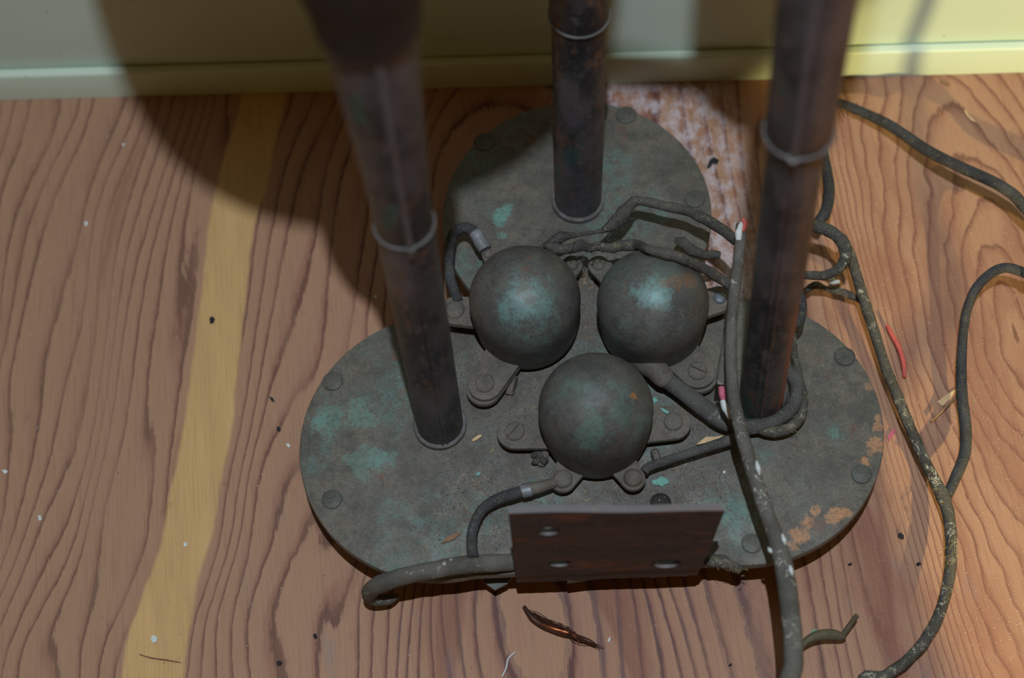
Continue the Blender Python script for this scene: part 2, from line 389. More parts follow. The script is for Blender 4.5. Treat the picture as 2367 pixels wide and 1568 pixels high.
def box(name, p0, ux, uy, uz, mat, parent=None):
    v = [p0 + ux * a + uy * b + uz * c for c in (0, 1) for b in (0, 1) for a in (0, 1)]
    f = [(0, 2, 3, 1), (4, 5, 7, 6), (0, 1, 5, 4), (2, 6, 7, 3), (0, 4, 6, 2), (1, 3, 7, 5)]
    return obj(name, v, f, mat, parent)

# ------------------------------------------------------------------ setting
A0 = P(0, 232); B0 = P(2367, 168); dirw = (B0 - A0).normalized(); nw = Vector((-dirw.y, dirw.x, 0))    # nw points into the wall
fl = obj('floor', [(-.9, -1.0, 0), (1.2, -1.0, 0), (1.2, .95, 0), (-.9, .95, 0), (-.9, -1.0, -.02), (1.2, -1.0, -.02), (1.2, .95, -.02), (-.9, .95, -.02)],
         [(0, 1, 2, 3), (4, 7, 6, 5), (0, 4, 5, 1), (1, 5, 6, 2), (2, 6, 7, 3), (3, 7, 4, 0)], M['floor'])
tag(fl, 'plywood floor with reddish grain and one pale strip', kind='structure')
w0 = A0 - dirw * .6; LW = (B0 - A0).length + 1.3
wl = box('wall_back', w0 + nw * .0075 - Vector((0, 0, .001)), dirw * LW, nw * .03, Vector((0, 0, 1.3)), M['wall'])
tag(wl, 'pale green painted wall behind the stand', kind='structure')
hb = .0275
prof = [(0, 0), (0, hb - .0022), (.0006, hb - .0007), (.002, hb), (.0058, hb), (.0064, hb - .002), (.0074, hb - .002), (.0074, 0)]
v = []; f = []
for e in (0, 1):
    for a, z in prof: v.append(w0 + dirw * (LW * e) + nw * a + Vector((0, 0, z + .0002)))
k = len(prof)
for i in range(k): f.append((i, (i + 1) % k, (i + 1) % k + k, i + k))
f += [tuple(range(k)), tuple(range(k, 2 * k))]
bb = obj('baseboard_back', v, f, M['trim'], angle=50)
tag(bb, 'narrow pale yellow baseboard along the wall', kind='structure')

# ------------------------------------------------------------------ the stand
HP = .045
ctr = P(1380, 830, 0)
stand = empty('three_pole_stand', (ctr.x, ctr.y, 0))
tag(stand, 'dark three-pole metal stand on a trefoil base plate with three domes', 'stand')

# trefoil outline
import cmath
S_ = ZC - HP
cx, cy, sd, ang, R = .0490 * S_, .468 * S_, .118 * S_, math.radians(-5.4), .0999 * S_
lobes = [Vector((cx + sd * math.cos(ang + a), cy + sd * math.sin(ang + a))) for a in (math.pi / 2, math.pi * 7 / 6, -math.pi / 6)]
def trefoil(shrink=0.0, n=240):
    cen = Vector((cx, cy)); out = []
    for i in range(n):
        a = 2 * math.pi * i / n; d = Vector((math.cos(a), math.sin(a))); best = sd * .62
        for l in lobes:
            m_ = l - cen; b = m_.dot(d); disc = b * b - (m_.length_squared - R * R)
            if disc > 0 and b + math.sqrt(disc) > best: best = b + math.sqrt(disc)
        # straight front edge between the two front lobes
        a1 = lobes[1] - Vector((0, R)) * .985; a2 = lobes[2] - Vector((0, R)) * .985
        e = a2 - a1; den = d.x * e.y - d.y * e.x
        if abs(den) > 1e-9:
            q = a1 - cen; t = (q.x * e.y - q.y * e.x) / den; u = (q.x * d.y - q.y * d.x) / den
            if t > best and 0 <= u <= 1: best = t
        p = cen + d * (best - shrink); out.append((p.x, p.y))
    return out
base = prism('base_plate', trefoil(), HP - .006, HP, M['plate'], stand, .0014, 40)
prism('foot_ring', trefoil(.030), .0003, HP - .006, M['socket'], stand, 0)

def flush_screw(px, py, wpx=46, slot=30, parent=base, sunk=False):
    
    p = P(px, py, HP); r = rad(p, wpx)
    lathe('screw', p - Vector((0, 0, .0004)), [(r * 1.12, 0), (r * 1.12, .0005), (r * 1.02, .0006), (r * .98, .0002), (r * .93, .0013), (r * .5, .0018), (0, .0019)], M['rivet'], parent, 24)
for q in ((770, 883), (768, 1156), (1606, 462), (1447, 268), (1952, 826), (1991, 1098), (1738, 1258), (1120, 330)): flush_screw(*q)
p = P(1527, 1163, HP); r = rad(p, 40)
lathe('bolt_hole', p + Vector((0, 0, -.001)), [(r * 1.25, .0011), (r * 1.2, .0018), (r, .0018), (r * .95, .0012), (r * .0, .0012)], M['socket'], base, 24)

def slotted_screw(name, p, r, ang_, h, mat, parent, slot=True):
    """round head with a real slot: two cap halves either side of a groove, on a thin disc"""
    verts = []; faces = []; g = r * .13; zs = h
    def half(sgn):
        a0 = math.asin(g / r); n = 14; idx0 = len(verts)
        rings = [(1.0, 0), (1.0, zs * .45), (.86, zs * .8), (.55, zs)]
        for (k_, z) in rings:
            rr = r * k_
            aa = math.asin(min(1, g / rr))
            for i in range(n + 1):
                a = aa + (math.pi - 2 * aa) * i / n
                x = rr * math.cos(a); y = rr * math.sin(a) * sgn
                verts.append(p + Vector((x * math.cos(ang_) - y * math.sin(ang_), x * math.sin(ang_) + y * math.cos(ang_), z)))
        for j in range(len(rings) - 1):
            for i in range(n):
                a = idx0 + j * (n + 1) + i; faces.append((a, a + 1, a + n + 2, a + n + 1))
        t = idx0 + 3 * (n + 1); faces.append(tuple(t + i for i in range(n + 1)))
        faces.append(tuple([idx0 + j * (n + 1) for j in range(4)] + [idx0 + j * (n + 1) + n for j in (3, 2, 1, 0)]))
    if slot:
        half(1); half(-1)
        b = len(verts); n = 24
        for z in (0, zs * .45):
            for i in range(n): verts.append(p + Vector((r * .97 * math.cos(6.2832 * i / n), r * .97 * math.sin(6.2832 * i / n), z)))
        for i in range(n): faces.append((b + i, b + (i + 1) % n, b + n + (i + 1) % n, b + n + i))
        faces.append(tuple(b + n + i for i in range(n)))
        return obj(name, verts, faces, mat, parent, 30)
    return lathe(name, p, [(r, 0), (r, h * .35), (r * .93, h * .6), (r * .7, h * .85), (r * .35, h * .98), (0, h)], mat, parent, 24)

def stadium(a, b, ra, rb, n=12):
    d = (b - a).normalized(); nn = Vector((-d.y, d.x)); out = []
    for i in range(n + 1):
        t = -math.pi / 2 + math.pi * i / n; q = b + d * rb * math.cos(t) + nn * rb * math.sin(t); out.append((q.x, q.y))
    for s_ in (1, -1): out.append(tuple(a + nn * ra * s_)) 
    return out

def dome(px, py, wpx, seed, spots):
    zc = HP + .039
    c = P(px, py, zc); r = rad(c, wpx)
    prof = [(r * .90, .006)]
    prof += [(r * .925, .0085), (r * .94, .013), (r * .965, .023), (r * .99, .033), (r, zc - HP)]
    for i in range(1, 15):
        a = math.pi / 2 * i / 14; prof.append((r * math.cos(a), zc - HP + r * .94 * math.sin(a)))
    b = Vector((c.x, c.y, HP))
    nm = mat_patina('patinated_dome_metal', srgb(100, 96, 92), srgb(108, 100, 90), .9, .9, .56, .2, seed, spots)
    d = lathe('dome_cover', b, prof, nm, stand, 64, angle=40)
    # low base casting under the cover
    lathe('dome_base', b, [(r * .72, .0005), (r * .72, .0065), (r * .84, .0068), (r * .86, .0085), (r * .80, .0092), (0, .0092)], M['dust'], d, 40)
    return d, b, r

def lug(d, b, px, py, wpx, z, th, sw, slot_ang=0, slot=True, smat=None, sh=.0026, double=False, root=.35, wide=1.15):
    e = P(px, py, HP + z); re = rad(e, wpx)
    dirv = Vector((b.x - e.x, b.y - e.y)); a = Vector((e.x, e.y)) + dirv * (1 - root)
    prism('mounting_lug', stadium(a, Vector((e.x, e.y)), re * wide, re), HP + z - th, HP + z, M['dust'], d, .0006)
    if double: prism('mounting_lug', stadium(a, Vector((e.x, e.y)) * 1.0 - dirv.normalized() * .0018, re * wide, re * 1.02), HP + z - th * 2.2, HP + z - th * 1.05, M['dust'], d, .0006)
    slotted_screw('screw', Vector((e.x, e.y, HP + z - .0003)), rad(e, sw), slot_ang, sh, smat or M['dust'], d, slot)
    lathe('lug_post', Vector((e.x, e.y, HP)), [(re * .45, .0003), (re * .45, z - th * .9), ], M['socket'], d, 12)

def ds(px, py, rpx, c, k, z=.05): p = P(px, py, z + .015); return (p.x, p.y, rad(p, rpx * 2), c, k)
tqd = srgb(110, 138, 134); cu = srgb(150, 96, 66)
d1, b1, r1 = dome(1213, 695, 259, 2.2, [ds(1190, 735, 44, tqd, .6, .078), ds(1240, 728, 40, tqd, .55, .078), ds(1230, 580, 0.1, cu, .1), ds(1140, 575, .1, cu, .1),
    ds(1103, 655, 13, cu, .9, .06), ds(1098, 672, 10, cu, .7, .058), ds(1220, 640, 15, srgb(112, 84, 66), .7, .09), ds(1215, 705, 30, srgb(104, 84, 72), .55, .085), ds(1240, 600, 0.1, cu, .1)])
d2, b2, r2 = dome(1509, 702, 259, 5.4, [ds(1500, 705, 40, tqd, .75, .08), ds(1525, 722, 30, tqd, .7, .08), ds(1540, 645, 50, srgb(98, 112, 102), .5, .09), ds(1590, 672, 22, cu, .4, .08), ds(1560, 684, 22, cu, .4, .08), ds(1535, 690, 16, cu, .3, .08)])
d3, b3, r3 = dome(1377, 947, 267, 8.9, [ds(1370, 1010, 36, srgb(92, 122, 108), .6, .08), ds(1440, 975, 30, srgb(88, 116, 102), .5, .08), ds(1462, 928, 8, srgb(176, 116, 60), .85, .085), ds(1340, 915, 55, srgb(100, 108, 98), .35, .09)])
R_ = math.radians
lug(d1, b1, 1051, 717, 72, .020, .004, 46, 0, False)
lug(d1, b1, 1121, 887, 82, .014, .003, 46, R_(95), True, double=True)
lug(d1, b1, 1322, 612, 50, .018, .003, 30, 0, False)
lug(d1, b1, 1128, 588, 30, .020, .003, 22, 0, False, root=.5)
lug(d2, b2, 1664, 690, 66, .020, .004, 30, 0, False, M['steel'])
lug(d2, b2, 1612, 858, 84, .014, .003, 46, R_(-35), True, double=True)
lug(d2, b2, 1384, 612, 50, .018, .003, 30, 0, False)
lug(d3, b3, 1190, 998, 84, .013, .003, 46, R_(42), True)
lug(d3, b3, 1556, 976, 84, .013, .003, 44, R_(80), True)
lug(d3, b3, 1301, 1108, 62, .012, .003, 46, 0, False, sh=.0035, wide=1.4)
lug(d3, b3, 1463, 1106, 58, .013, .003, 44, 0, False, sh=.0045, wide=1.4)
# small rim tab at the front of the third dome, and the feet of the castings seen between the domes
t0 = P(1384, 1096, HP + .009)
box('rim_tab', t0 + Vector((-.0048, -.001, -.0006)), Vector((.0094, -.0004, 0)), Vector((0, .008, 0)), Vector((0, 0, .004)), M['dust'], d3)
for dd, q, q2 in ((d1, (1188, 868), (1178, 912)), (d3, (1512, 1040), (1520, 1072)), (d3, (1262, 1042), (1250, 1075))):
    a = P(*q, HP + .006); b_ = P(*q2, HP + .001); tube('brace', [(a, .0022), (b_, .0032)], M['dust'], dd, 6, .3, seed=q[0])
# cable gland of the third dome (upper right)
tube('cable_gland', C((1455, 818, .043, 54), (1500, 842, .047, 56), (1532, 870, .047, 54), (1541, 878, .046, 46)), M['dust'], d3, 16, .12, seed=3)

# --- poles
def pole(base_px, bw, ring_px, ring_w, mat, stations, seam=False, seam_off=0.0, collar_gap=False):
    bp = P(*base_px, HP); rb = rad(bp, bw)
    def on_axis(x, y):
        best = None
        for i in range(1400):
            z = HP + i * .0004; q = P(x, y, z); e = (q.xy - bp.xy).length
            if best is None or e < best[0]: best = (e, q)
        return best[1]
    pr = on_axis(*ring_px); axis = (pr - bp).normalized(); L = (pr - bp).length
    lower = lathe('pole', bp, [(rb, .0002), (rb, L * .5), (rb, L + .006)], mat, stand, 40, axis)
    ru = rad(pr, ring_w)
    upprof = [(ru * .97, L - .0008), (ru, L)]
    for (x, y, w) in stations:
        q = on_axis(x, y); upprof.append((rad(q, w), (q - bp).dot(axis)))
    top = upprof[-1]; upprof.append((top[0], (.66 - HP) / axis.z))
    up_ = lathe('upper_tube', bp, upprof, mat, stand, 40, axis)
    # rolled bead at the lower end of the upper tube, and collar at the plate
    bead = [(ru + .0009 * math.cos(t), L + .0007 * math.sin(t)) for t in [2 * math.pi * i / 10 for i in range(11)]]
    lathe('joint_ring', bp, bead, M['ring'], up_, 40, axis)
    cr_ = rb + .0008
    cang = math.atan2
    col = [(rb - .0002, -.0004), (cr_ + .0012, -.0004), (cr_ + .0013, .0034), (cr_ + .0006, .0040), (rb, .0040)]
    lathe('floor_collar', bp, col, M['ring'], lower, 40, axis)
    if seam:
        # folded seam: two fine ridges along the front of the tube
        ca = Vector((seam_off, -1, 0)).normalized()
        for s_ in (-1, 1):
            side = Vector((-ca.y, ca.x, 0)) * (s_ * .0015)
            tube('seam', [(bp + ca * rb * .985 + side + axis * .004, .0010), (bp + ca * rb * .985 + side + axis * (L - .001), .0010)], mat, lower, 6, per=2)
        # on the flaring upper tube the seam follows the profile as one light ridge
        tube('seam', [(bp + ca * (pr_ * .988) + axis * (ph_ + .0005), .0016) for pr_, ph_ in upprof[1:]], M['seam'], up_, 8, per=3)
        tube('seam_tip', [(bp + ca * (ru * 1.02) + axis * (L + .001), .0026), (bp + ca * (rb * 1.03) + axis * (L - .007), .0018)], M['ring'], up_, 8, per=3)
    return bp, axis, L, lower, up_
pL = pole((1018, 985), 107, (934, 515), 139, M['pole1'], [(926, 450, 143), (903, 300, 172), (877, 110, 214)], True, .12)
pC = pole((1336, 465), 108, (1339, 30), 140, M['pole2'], [(1340, 5, 142), (1341, -60, 146)])
pR = pole((1757, 945), 98, (1847, 300), 160, M['pole3'], [(1856, 220, 164), (1872, 90, 178), (1882, 0, 186)], True, -.38)
# flared socket high on the left tube, the shade on it painted as dark brown (only its lower edge is in view)
bp, ax, L, lo, upo = pL
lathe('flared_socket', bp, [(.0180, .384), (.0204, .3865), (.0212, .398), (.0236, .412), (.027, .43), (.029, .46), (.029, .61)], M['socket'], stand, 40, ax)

# upper bodies of the stand, above the frame: they cast the large round shadows on floor and wall
top = Vector((-.024, .424, 0))
lathe('upper_drum', top, [(0, .645), (.092, .645), (.096, .649), (.096, .69), (.092, .694), (0, .694)], M['socket'], stand, 64)
tr = Vector((pR[0].x + pR[1].x * .98 / pR[1].z * 1.0, pR[0].y + pR[1].y * .98, 0))
LF = Vector((.027, .088, 0)); cupc = LF + (P(1790, 150) - LF) * (1 - .65 / 1.4)
lathe('upper_cup', cupc, [(0, .645), (.028, .645), (.032, .65), (.032, .69), (0, .69)], M['socket'], stand, 48)
tube('cross_arm', [(Vector((-.03, .39, .67)), .006), (Vector((.055, .517, .67)), .006)], M['socket'], stand, 10)
tube('cross_arm', [(Vector((.0, .39, .67)), .006), (Vector((.115, .358, .67)), .006)], M['socket'], stand, 10)

# --- bracket plate at the front with round holes
zb = .038
def above(base, x, y):                     # the height at which the sight line of (x, y) passes over a floor position
    return min((P(x, y, .05 + i * .0005) for i in range(260)), key=lambda q: (q.xy - base.xy).length)
lb = P(1195, 1352, zb); rb_ = P(1612, 1335, zb)
lt_ = above(lb, 1175, 1186); rt_ = above(rb_ + Vector((.008, -.001, 0)), 1677, 1184)
lt_.y = lb.y; rt_.y = rb_.y
yb = (lb.y + rb_.y) / 2; th_b = .0038
def yat(x): return lb.y + (rb_.y - lb.y) * (x - lb.x) / (rb_.x - lb.x)
def bracket():
    bm = bmesh.new()
    nx, nz = 42, 44
    holes = [(1268, 1229, 27), (1293, 1303, 27), (1540, 1303, 34)]
    hc = []
    for (x, y, wpx) in holes:
        d = ray(x, y); t = yb / d.y; q = Vector((0, 0, ZC)) + d * t; t = yat(q.x) / d.y; q = Vector((0, 0, ZC)) + d * t; hc.append((q, rad(q, wpx * 2)))
    def at(u, v_): 
        a = lb.lerp(rb_, u); b = lt_.lerp(rt_, u); q = a.lerp(b, v_); return Vector((q.x, yat(q.x) + .0008 * mnoise.noise(q * 30) + (.0012 if v_ < .12 else 0), q.z))
    front = {}
    for i in range(nx + 1):
        for j in range(nz + 1):
            q = at(i / nx, j / nz)
            if j == 0: q.z += .002 * mnoise.noise(Vector((q.x * 300, 0, 0)))
            front[i, j] = q
    # snap the grid to the hole rims
    keep = {}
    for i in range(nx):
        for j in range(nz):
            c = (front[i, j] + front[i + 1, j + 1]) / 2
            keep[i, j] = not any(math.hypot(c.x - h.x, c.z - h.z) < r for h, r in hc)
    for (i, j), q in front.items():
        nb = [keep.get(k_, None) for k_ in ((i, j), (i - 1, j), (i, j - 1), (i - 1, j - 1))]
        if False in nb and True in nb:
            h, r = min(hc, key=lambda w_: abs(math.hypot(q.x - w_[0].x, q.z - w_[0].z) - w_[1]))
            dx, dz = q.x - h.x, q.z - h.z; l = math.hypot(dx, dz) or 1
            q.x = h.x + dx / l * r; q.z = h.z + dz / l * r
    V = {}
    for k_, q in front.items():
        V[k_, 0] = bm.verts.new(q); V[k_, 1] = bm.verts.new(q + Vector((0, th_b, 0)))
    for (i, j), kp in keep.items():
        if not kp: continue
        cs = [(i, j), (i + 1, j), (i + 1, j + 1), (i, j + 1)]
        bm.faces.new([V[c, 0] for c in cs]); bm.faces.new([V[c, 1] for c in cs][::-1])
        for (a, b, nbk) in ((cs[0], cs[1], (i, j - 1)), (cs[1], cs[2], (i + 1, j)), (cs[2], cs[3], (i, j + 1)), (cs[3], cs[0], (i - 1, j))):
            if not keep.get(nbk, False): bm.faces.new([V[a, 0], V[a, 1], V[b, 1], V[b, 0]])
    bmesh.ops.delete(bm, geom=[v_ for v_ in bm.verts if not v_.link_faces], context='VERTS')
    vs = [v_.co.copy() for v_ in bm.verts]; bm.verts.index_update(); fs = [tuple(w_.index for w_ in f_.verts) for f_ in bm.faces]; bm.free()
    return obj('bracket_plate', vs, fs, M['bracket'], stand, 40)
bk = bracket()
# arm that holds the bracket to the base plate
box('bracket_arm', Vector((.012, yb + .0030, HP - .0115)), Vector((.05, 0, 0)), Vector((0, .07, 0)), Vector((0, 0, .0053)), M['dust'], stand)

# ------------------------------------------------------------------ cables and cords
LP = Vector((.45, -.60, .42))      # unseen end added to the long cord, shaped to shadow wall and floor
EXT = [(Vector((.20, .10, .03)), .003), (Vector((.30, -.02, .16)), .0028)]
for S_pt in (P(2200, 700), P(2135, 450), P(2112, 200), P(2112, 200) + Vector((.0, .0, .03)), P(2112, 200) + Vector((.008, .0, .14)), P(2112, 200) + Vector((.03, .0, .3))):
    EXT.append((LP + (S_pt - LP) * .5, .0028))
def clear(px, py, z, wpx, ball):          # lift a cable point along its line of sight until it clears a dome
    c, rr = ball
    while True:
        p = P(px, py, z + .015)
        if (p - c).length >= rr + rad(p, wpx) * 1.15 or z > .14: return (px, py, z, wpx)
        z += .0005
BALL2 = (Vector((b2.x, b2.y, HP + .039)), r2); BALL1 = (Vector((b1.x, b1.y, HP + .039)), r1)
def cord(name, label, pts, mat, seg=14, lump=.12, cat='cable', seed=0, flat=1.0, group=None, extra=()):
    path = C(*pts) + list(extra)
    return tag(tube(name, path, mat, None, seg, lump, flat, seed=seed), label, cat, group)

a = cord('hairpin_cable', 'smooth dark cable bent in a hairpin above the left dome',
     [(1108, 553, .052, 28), (1094, 535, .053, 27), (1070, 527, .052, 26), (1046, 545, .050, 25), (1038, 590, .047, 25), (1040, 640, .046, 25), (1050, 672, .047, 25), (1060, 700, .049, 26)], M['cordD'], lump=.04)
tube('cable_end_sleeve', C((1098, 538, .053, 30), (1112, 560, .052, 33), (1122, 578, .051, 32)), M['lead'], a, 14, .15, seed=2)
cord('splice_cable', 'fuzzy lumpy tape-wound splice lying between the back disc and the domes',
     [(1248, 572, .062, 10), (1275, 562, .062, 24), (1300, 548, .062, 28), (1335, 543, .062, 10), (1380, 536, .062, 9), (1400, 530, .062, 16), (1425, 512, .063, 36), (1447, 488, .064, 34), (1462, 470, .065, 26), (1478, 464, .066, 22), (1530, 475, .067, 23), (1585, 488, .068, 24), (1640, 512, .07, 26), (1680, 538, .073, 26), (1708, 560, .076, 25)], M['tape'], lump=.25, seed=5)
cord('splice_cable', 'knotted cable crossing the top of the right dome from the central splice',
     [clear(*clear(*q, BALL2), BALL1) for q in [(1262, 566, .066, 18), (1290, 576, .070, 24), (1322, 574, .070, 26), (1348, 568, .070, 30), (1362, 576, .070, 16), (1380, 570, .071, 22), (1412, 574, .072, 24), (1440, 568, .073, 28), (1475, 568, .075, 26), (1500, 577, .076, 21), (1560, 592, .078, 24), (1620, 618, .078, 24), (1665, 644, .077, 24), (1700, 668, .076, 24)]], M['tape'], lump=.22, seed=9)
cord('cable_stub', 'short dark cable stub poking out behind the right dome',
     [(1560, 556, .050, 14), (1578, 562, .050, 26), (1600, 578, .050, 26), (1628, 590, .048, 19), (1648, 588, .047, 20), (1664, 590, .046, 17)], M['tape'], lump=.2, seed=12)
cord('thick_cable', 'thick dusty cable running from the front dome socket towards the right pole',
     [(1530, 872, .046, 40), (1570, 900, .045, 40), (1620, 938, .044, 42), (1665, 970, .043, 44), (1710, 986, .042, 40), (1760, 983, .042, 36), (1805, 965, .043, 34), (1835, 935, .044, 33), (1842, 890, .045, 32), (1818, 855, .046, 30), (1795, 842, .047, 28)], M['cordA'], lump=.06, seed=14)
cord('inner_loop_cable', 'slimmer grey cable loop nested inside the thick cable at the right pole foot',
     [(1740, 968, .036, 22), (1772, 962, .036, 22), (1802, 935, .037, 22), (1812, 900, .038, 22), (1800, 872, .038, 22)], M['cordA'], lump=.05, seed=15)
cord('fabric_cord', 'frayed yellowish cloth cord looping round the outside of the right pole foot',
     [(1842, 742, .050, 12), (1834, 790, .048, 14), (1842, 850, .045, 18), (1856, 910, .043, 20), (1852, 960, .042, 24), (1820, 992, .041, 26), (1780, 998, .041, 26), (1742, 984, .041, 22), (1725, 974, .041, 16)], M['cordC'], lump=.25, seed=17)
k = cord('hook_cable', 'small dark cable hook beside the right pole above the disc rim',
     [(1835, 655, .070, 20), (1852, 690, .068, 20), (1855, 725, .066, 20), (1842, 748, .064, 22), (1825, 742, .064, 18)], M['cordD'], lump=.1, seed=18)
g = cord('front_cord', 'long cracked brown cord hanging in front of the right pole down to the bottom edge',
     [(1714, 520, .105, 26), (1710, 580, .105, 27), (1702, 640, .104, 27), (1695, 700, .103, 27), (1690, 770, .100, 27), (1690, 850, .096, 28), (1698, 930, .092, 30), (1716, 1010, .088, 32), (1740, 1090, .084, 34), (1766, 1170, .081, 36), (1792, 1240, .080, 38), (1812, 1310, .080, 44), (1824, 1390, .082, 45), (1832, 1460, .086, 45), (1835, 1530, .09, 46), (1837, 1640, .096, 48)], M['cordB'], lump=.07, seed=20, extra=[(Vector((.135, .085, .10)), .0058), (Vector((.15, .02, .055)), .0058), (Vector((.17, -.05, .0065)), .0058), (Vector((.21, -.14, .0065)), .0058)])
tube('exposed_core', C((1716, 505, .109, 8), (1722, 518, .108, 14), (1716, 535, .108, 10)), M['red'], g, 8, .2)
tube('frayed_covering', C((1707, 555, .107, 14), (1708, 535, .109, 20), (1715, 514, .107, 8)), M['white'], g, 8, .4)
for (x, y, dy) in ((1752, 1082, 16), (1812, 1248, 12), (1828, 1318, 14), (1780, 1273, 6)):
    zq = .0885 if y < 1150 else .0845; tube('bare_patch', C((x - 4, y - dy, zq - .002, 5), (x, y, zq, 12), (x + 4, y + dy, zq - .002, 5)), M['white'], g, 8, .3)
h = cord('side_cord', 'thin cord with pink bare end hanging just left of the long front cord',
     [(1684, 735, .086, 12), (1680, 790, .082, 18), (1671, 840, .078, 22), (1666, 890, .074, 22)], M['cordB'], lump=.1, seed=21)
tube('pink_core', C((1667, 893, .074, 14), (1670, 912, .072, 17), (1672, 925, .071, 13)), M['pink'], h, 8, .2)
tube('frayed_covering', C((1670, 925, .071, 12), (1678, 945, .069, 18), (1690, 965, .066, 14)), M['white'], h, 8, .35, seed=3)
cord('lug_cable', 'thin straight cable from the front right lug of the front dome to the right pole',
     [(1488, 1092, .042, 22), (1500, 1080, .042, 22), (1545, 1064, .043, 22), (1600, 1046, .043, 22), (1650, 1030, .043, 24), (1700, 1014, .043, 26)], M['cordA'], lump=.08, seed=22)
a = cord('curved_cable', 'smooth cable curving down from the front left lug to the flat cord',
     [(1212, 1135, .043, 28), (1180, 1145, .042, 30), (1148, 1156, .041, 28), (1116, 1178, .040, 25), (1097, 1212, .040, 25), (1090, 1250, .042, 25), (1094, 1292, .045, 27)], M['cordD'], lump=.05, seed=23)
tube('cable_end_sleeve', C((1204, 1138, .044, 30), (1222, 1132, .044, 31), (1250, 1126, .044, 28), (1282, 1116, .043, 22)), M['dust'], a, 14, .12, seed=4)
tube('bare_lead_band', C((1206, 1138, .0445, 32), (1226, 1132, .0445, 33)), M['lead'], a, 14, .12, seed=6)
cord('flat_cord', 'stiff cracked flat cord at the bottom left ending in a folded frayed tip',
     [(1196, 1300, .034, 42), (1150, 1302, .038, 42), (1080, 1306, .042, 42), (1000, 1318, .043, 42), (930, 1334, .038, 42), (880, 1350, .030, 42), (857, 1366, .022, 40), (856, 1380, .015, 34), (872, 1388, .012, 28), (898, 1386, .010, 26), (920, 1378, .008, 10)], M['cordB'], lump=.10, seed=25)
cord('frayed_tip', 'frayed end of cloth cord sticking out right of the rusty bracket',
     [(1632, 1292, .026, 24), (1640, 1294, .030, 28), (1670, 1300, .029, 34), (1700, 1312, .028, 30), (1714, 1320, .027, 14)], M['cordC'], lump=.5, seed=26, cat='cord')
cord('cable_ring', 'frayed dark cord curling in an open ring right of the right pole',
     [(1850, 520, .040, 24), (1880, 524, .042, 28), (1918, 534, .042, 29), (1946, 560, .040, 29), (1955, 592, .036, 28), (1940, 620, .033, 24), (1908, 636, .031, 22), (1870, 637, .030, 20), (1840, 634, .030, 19)], M['cordC'], lump=.15, seed=27)
long_ = cord('long_cord', 'long frayed cord running from the loop down the floor to the bottom right',
     [(1948, 548, .028, 18), (1966, 590, .022, 24), (1984, 650, .018, 25), (2002, 710, .016, 26), (2022, 770, .015, 24), (2048, 850, .014, 24), (2074, 915, .013, 26), (2104, 990, .012, 26), (2142, 1075, .011, 26), (2180, 1150, .010, 32), (2197, 1220, .010, 28), (2198, 1300, .010, 27), (2182, 1390, .010, 27), (2152, 1460, .009, 27), (2104, 1520, .009, 27), (2050, 1562, .009, 27), (2000, 1600, .009, 27)], M['cordC'], lump=.14, seed=28, extra=EXT)
o_ = tube('branch_cable', [(Vector((.50, .33, .0045)), .0035), (Vector((.43, .38, .006)), .0035)] + C((2420, 650, .024, 24), (2367, 630, .023, 24), (2318, 620, .022, 24), (2272, 648, .018, 24), (2242, 695, .013, 22), (2228, 760, .010, 21), (2222, 850, .008, 24), (2224, 920, .008, 27), (2232, 990, .008, 27), (2230, 1050, .008, 27), (2208, 1105, .009, 25), (2190, 1145, .010, 24)), M['cordD'], long_, 14, .06, seed=29)
o_['label'] = 'smooth dark cable joining the long cord from the right edge'
m_ = cord('right_cable', 'smooth black cable arching from behind the right pole to the right edge',
     [(1922, 238, .005, 18), (1945, 240, .006, 22), (1990, 258, .008, 23), (2060, 292, .012, 25), (2140, 346, .017, 27), (2210, 382, .022, 27), (2290, 418, .024, 27), (2340, 448, .024, 27), (2420, 510, .022, 27)], M['cordD'], lump=.04, seed=30, extra=[(Vector((.41, .45, .018)), .0035), (Vector((.47, .48, .0045)), .0035), (Vector((.56, .52, .0045)), .0035)])
for q in ((1938, 246, 1952, 272), (1975, 252, 1982, 238), (1968, 262, 1980, 264)):
    tube('thread_end', [(P(q[0], q[1], .012), .0004), (P(q[2], q[3], .012), .0003)], M['black'], m_, 5, per=2)
cord('back_cable', 'dark cable curving down behind the right pole beside the floor cords',
     [(1890, 300, .004, 24), (1908, 380, .009, 26), (1916, 440, .015, 27), (1908, 490, .020, 27), (1884, 522, .020, 25)], M['cordD'], lump=.05, seed=31)
cord('woven_scrap', 'frayed strip of pale woven covering under the open loop',
     [(1862, 672, .012, 12), (1885, 660, .012, 16), (1912, 668, .011, 13), (1938, 674, .010, 18), (1968, 684, .009, 18), (1992, 698, .009, 14), (2010, 728, .009, 12)], M['cordC'], lump=.35, seed=33, cat='cord')
cord('paint_flake_strip', 'curl of white peeling covering just below the open loop',
     [(1888, 640, .024, 8), (1905, 644, .024, 14), (1925, 650, .022, 16), (1940, 652, .021, 8)], M['white'], lump=.5, seed=34, cat='scrap')
cord('red_wire', 'short faded red wire on the floor right of the long cord',
     [(2050, 752, .003, 8), (2062, 775, .003, 11), (2078, 805, .003, 12), (2088, 840, .003, 12), (2091, 872, .0028, 9)], M['red'], seg=10, lump=.1, cat='wire')
cord('splinter_stick', 'thin dry twig lying left of the dark branch cable',
     [(2152, 975, .002, 5), (2180, 948, .003, 6), (2208, 920, .005, 6), (2222, 905, .006, 6)], M['chipb'], seg=6, cat='stick')
cu_ = cord('copper_strands', 'frayed bundle of copper strands on the floor below the bracket',
     [(1211, 1402, .003, 9), (1232, 1430, .003, 15), (1262, 1450, .003, 16), (1300, 1464, .003, 15), (1335, 1472, .003, 12), (1360, 1482, .003, 10), (1378, 1494, .002, 9)], M['copperdark'], lump=.25, cat='wire', seed=40)
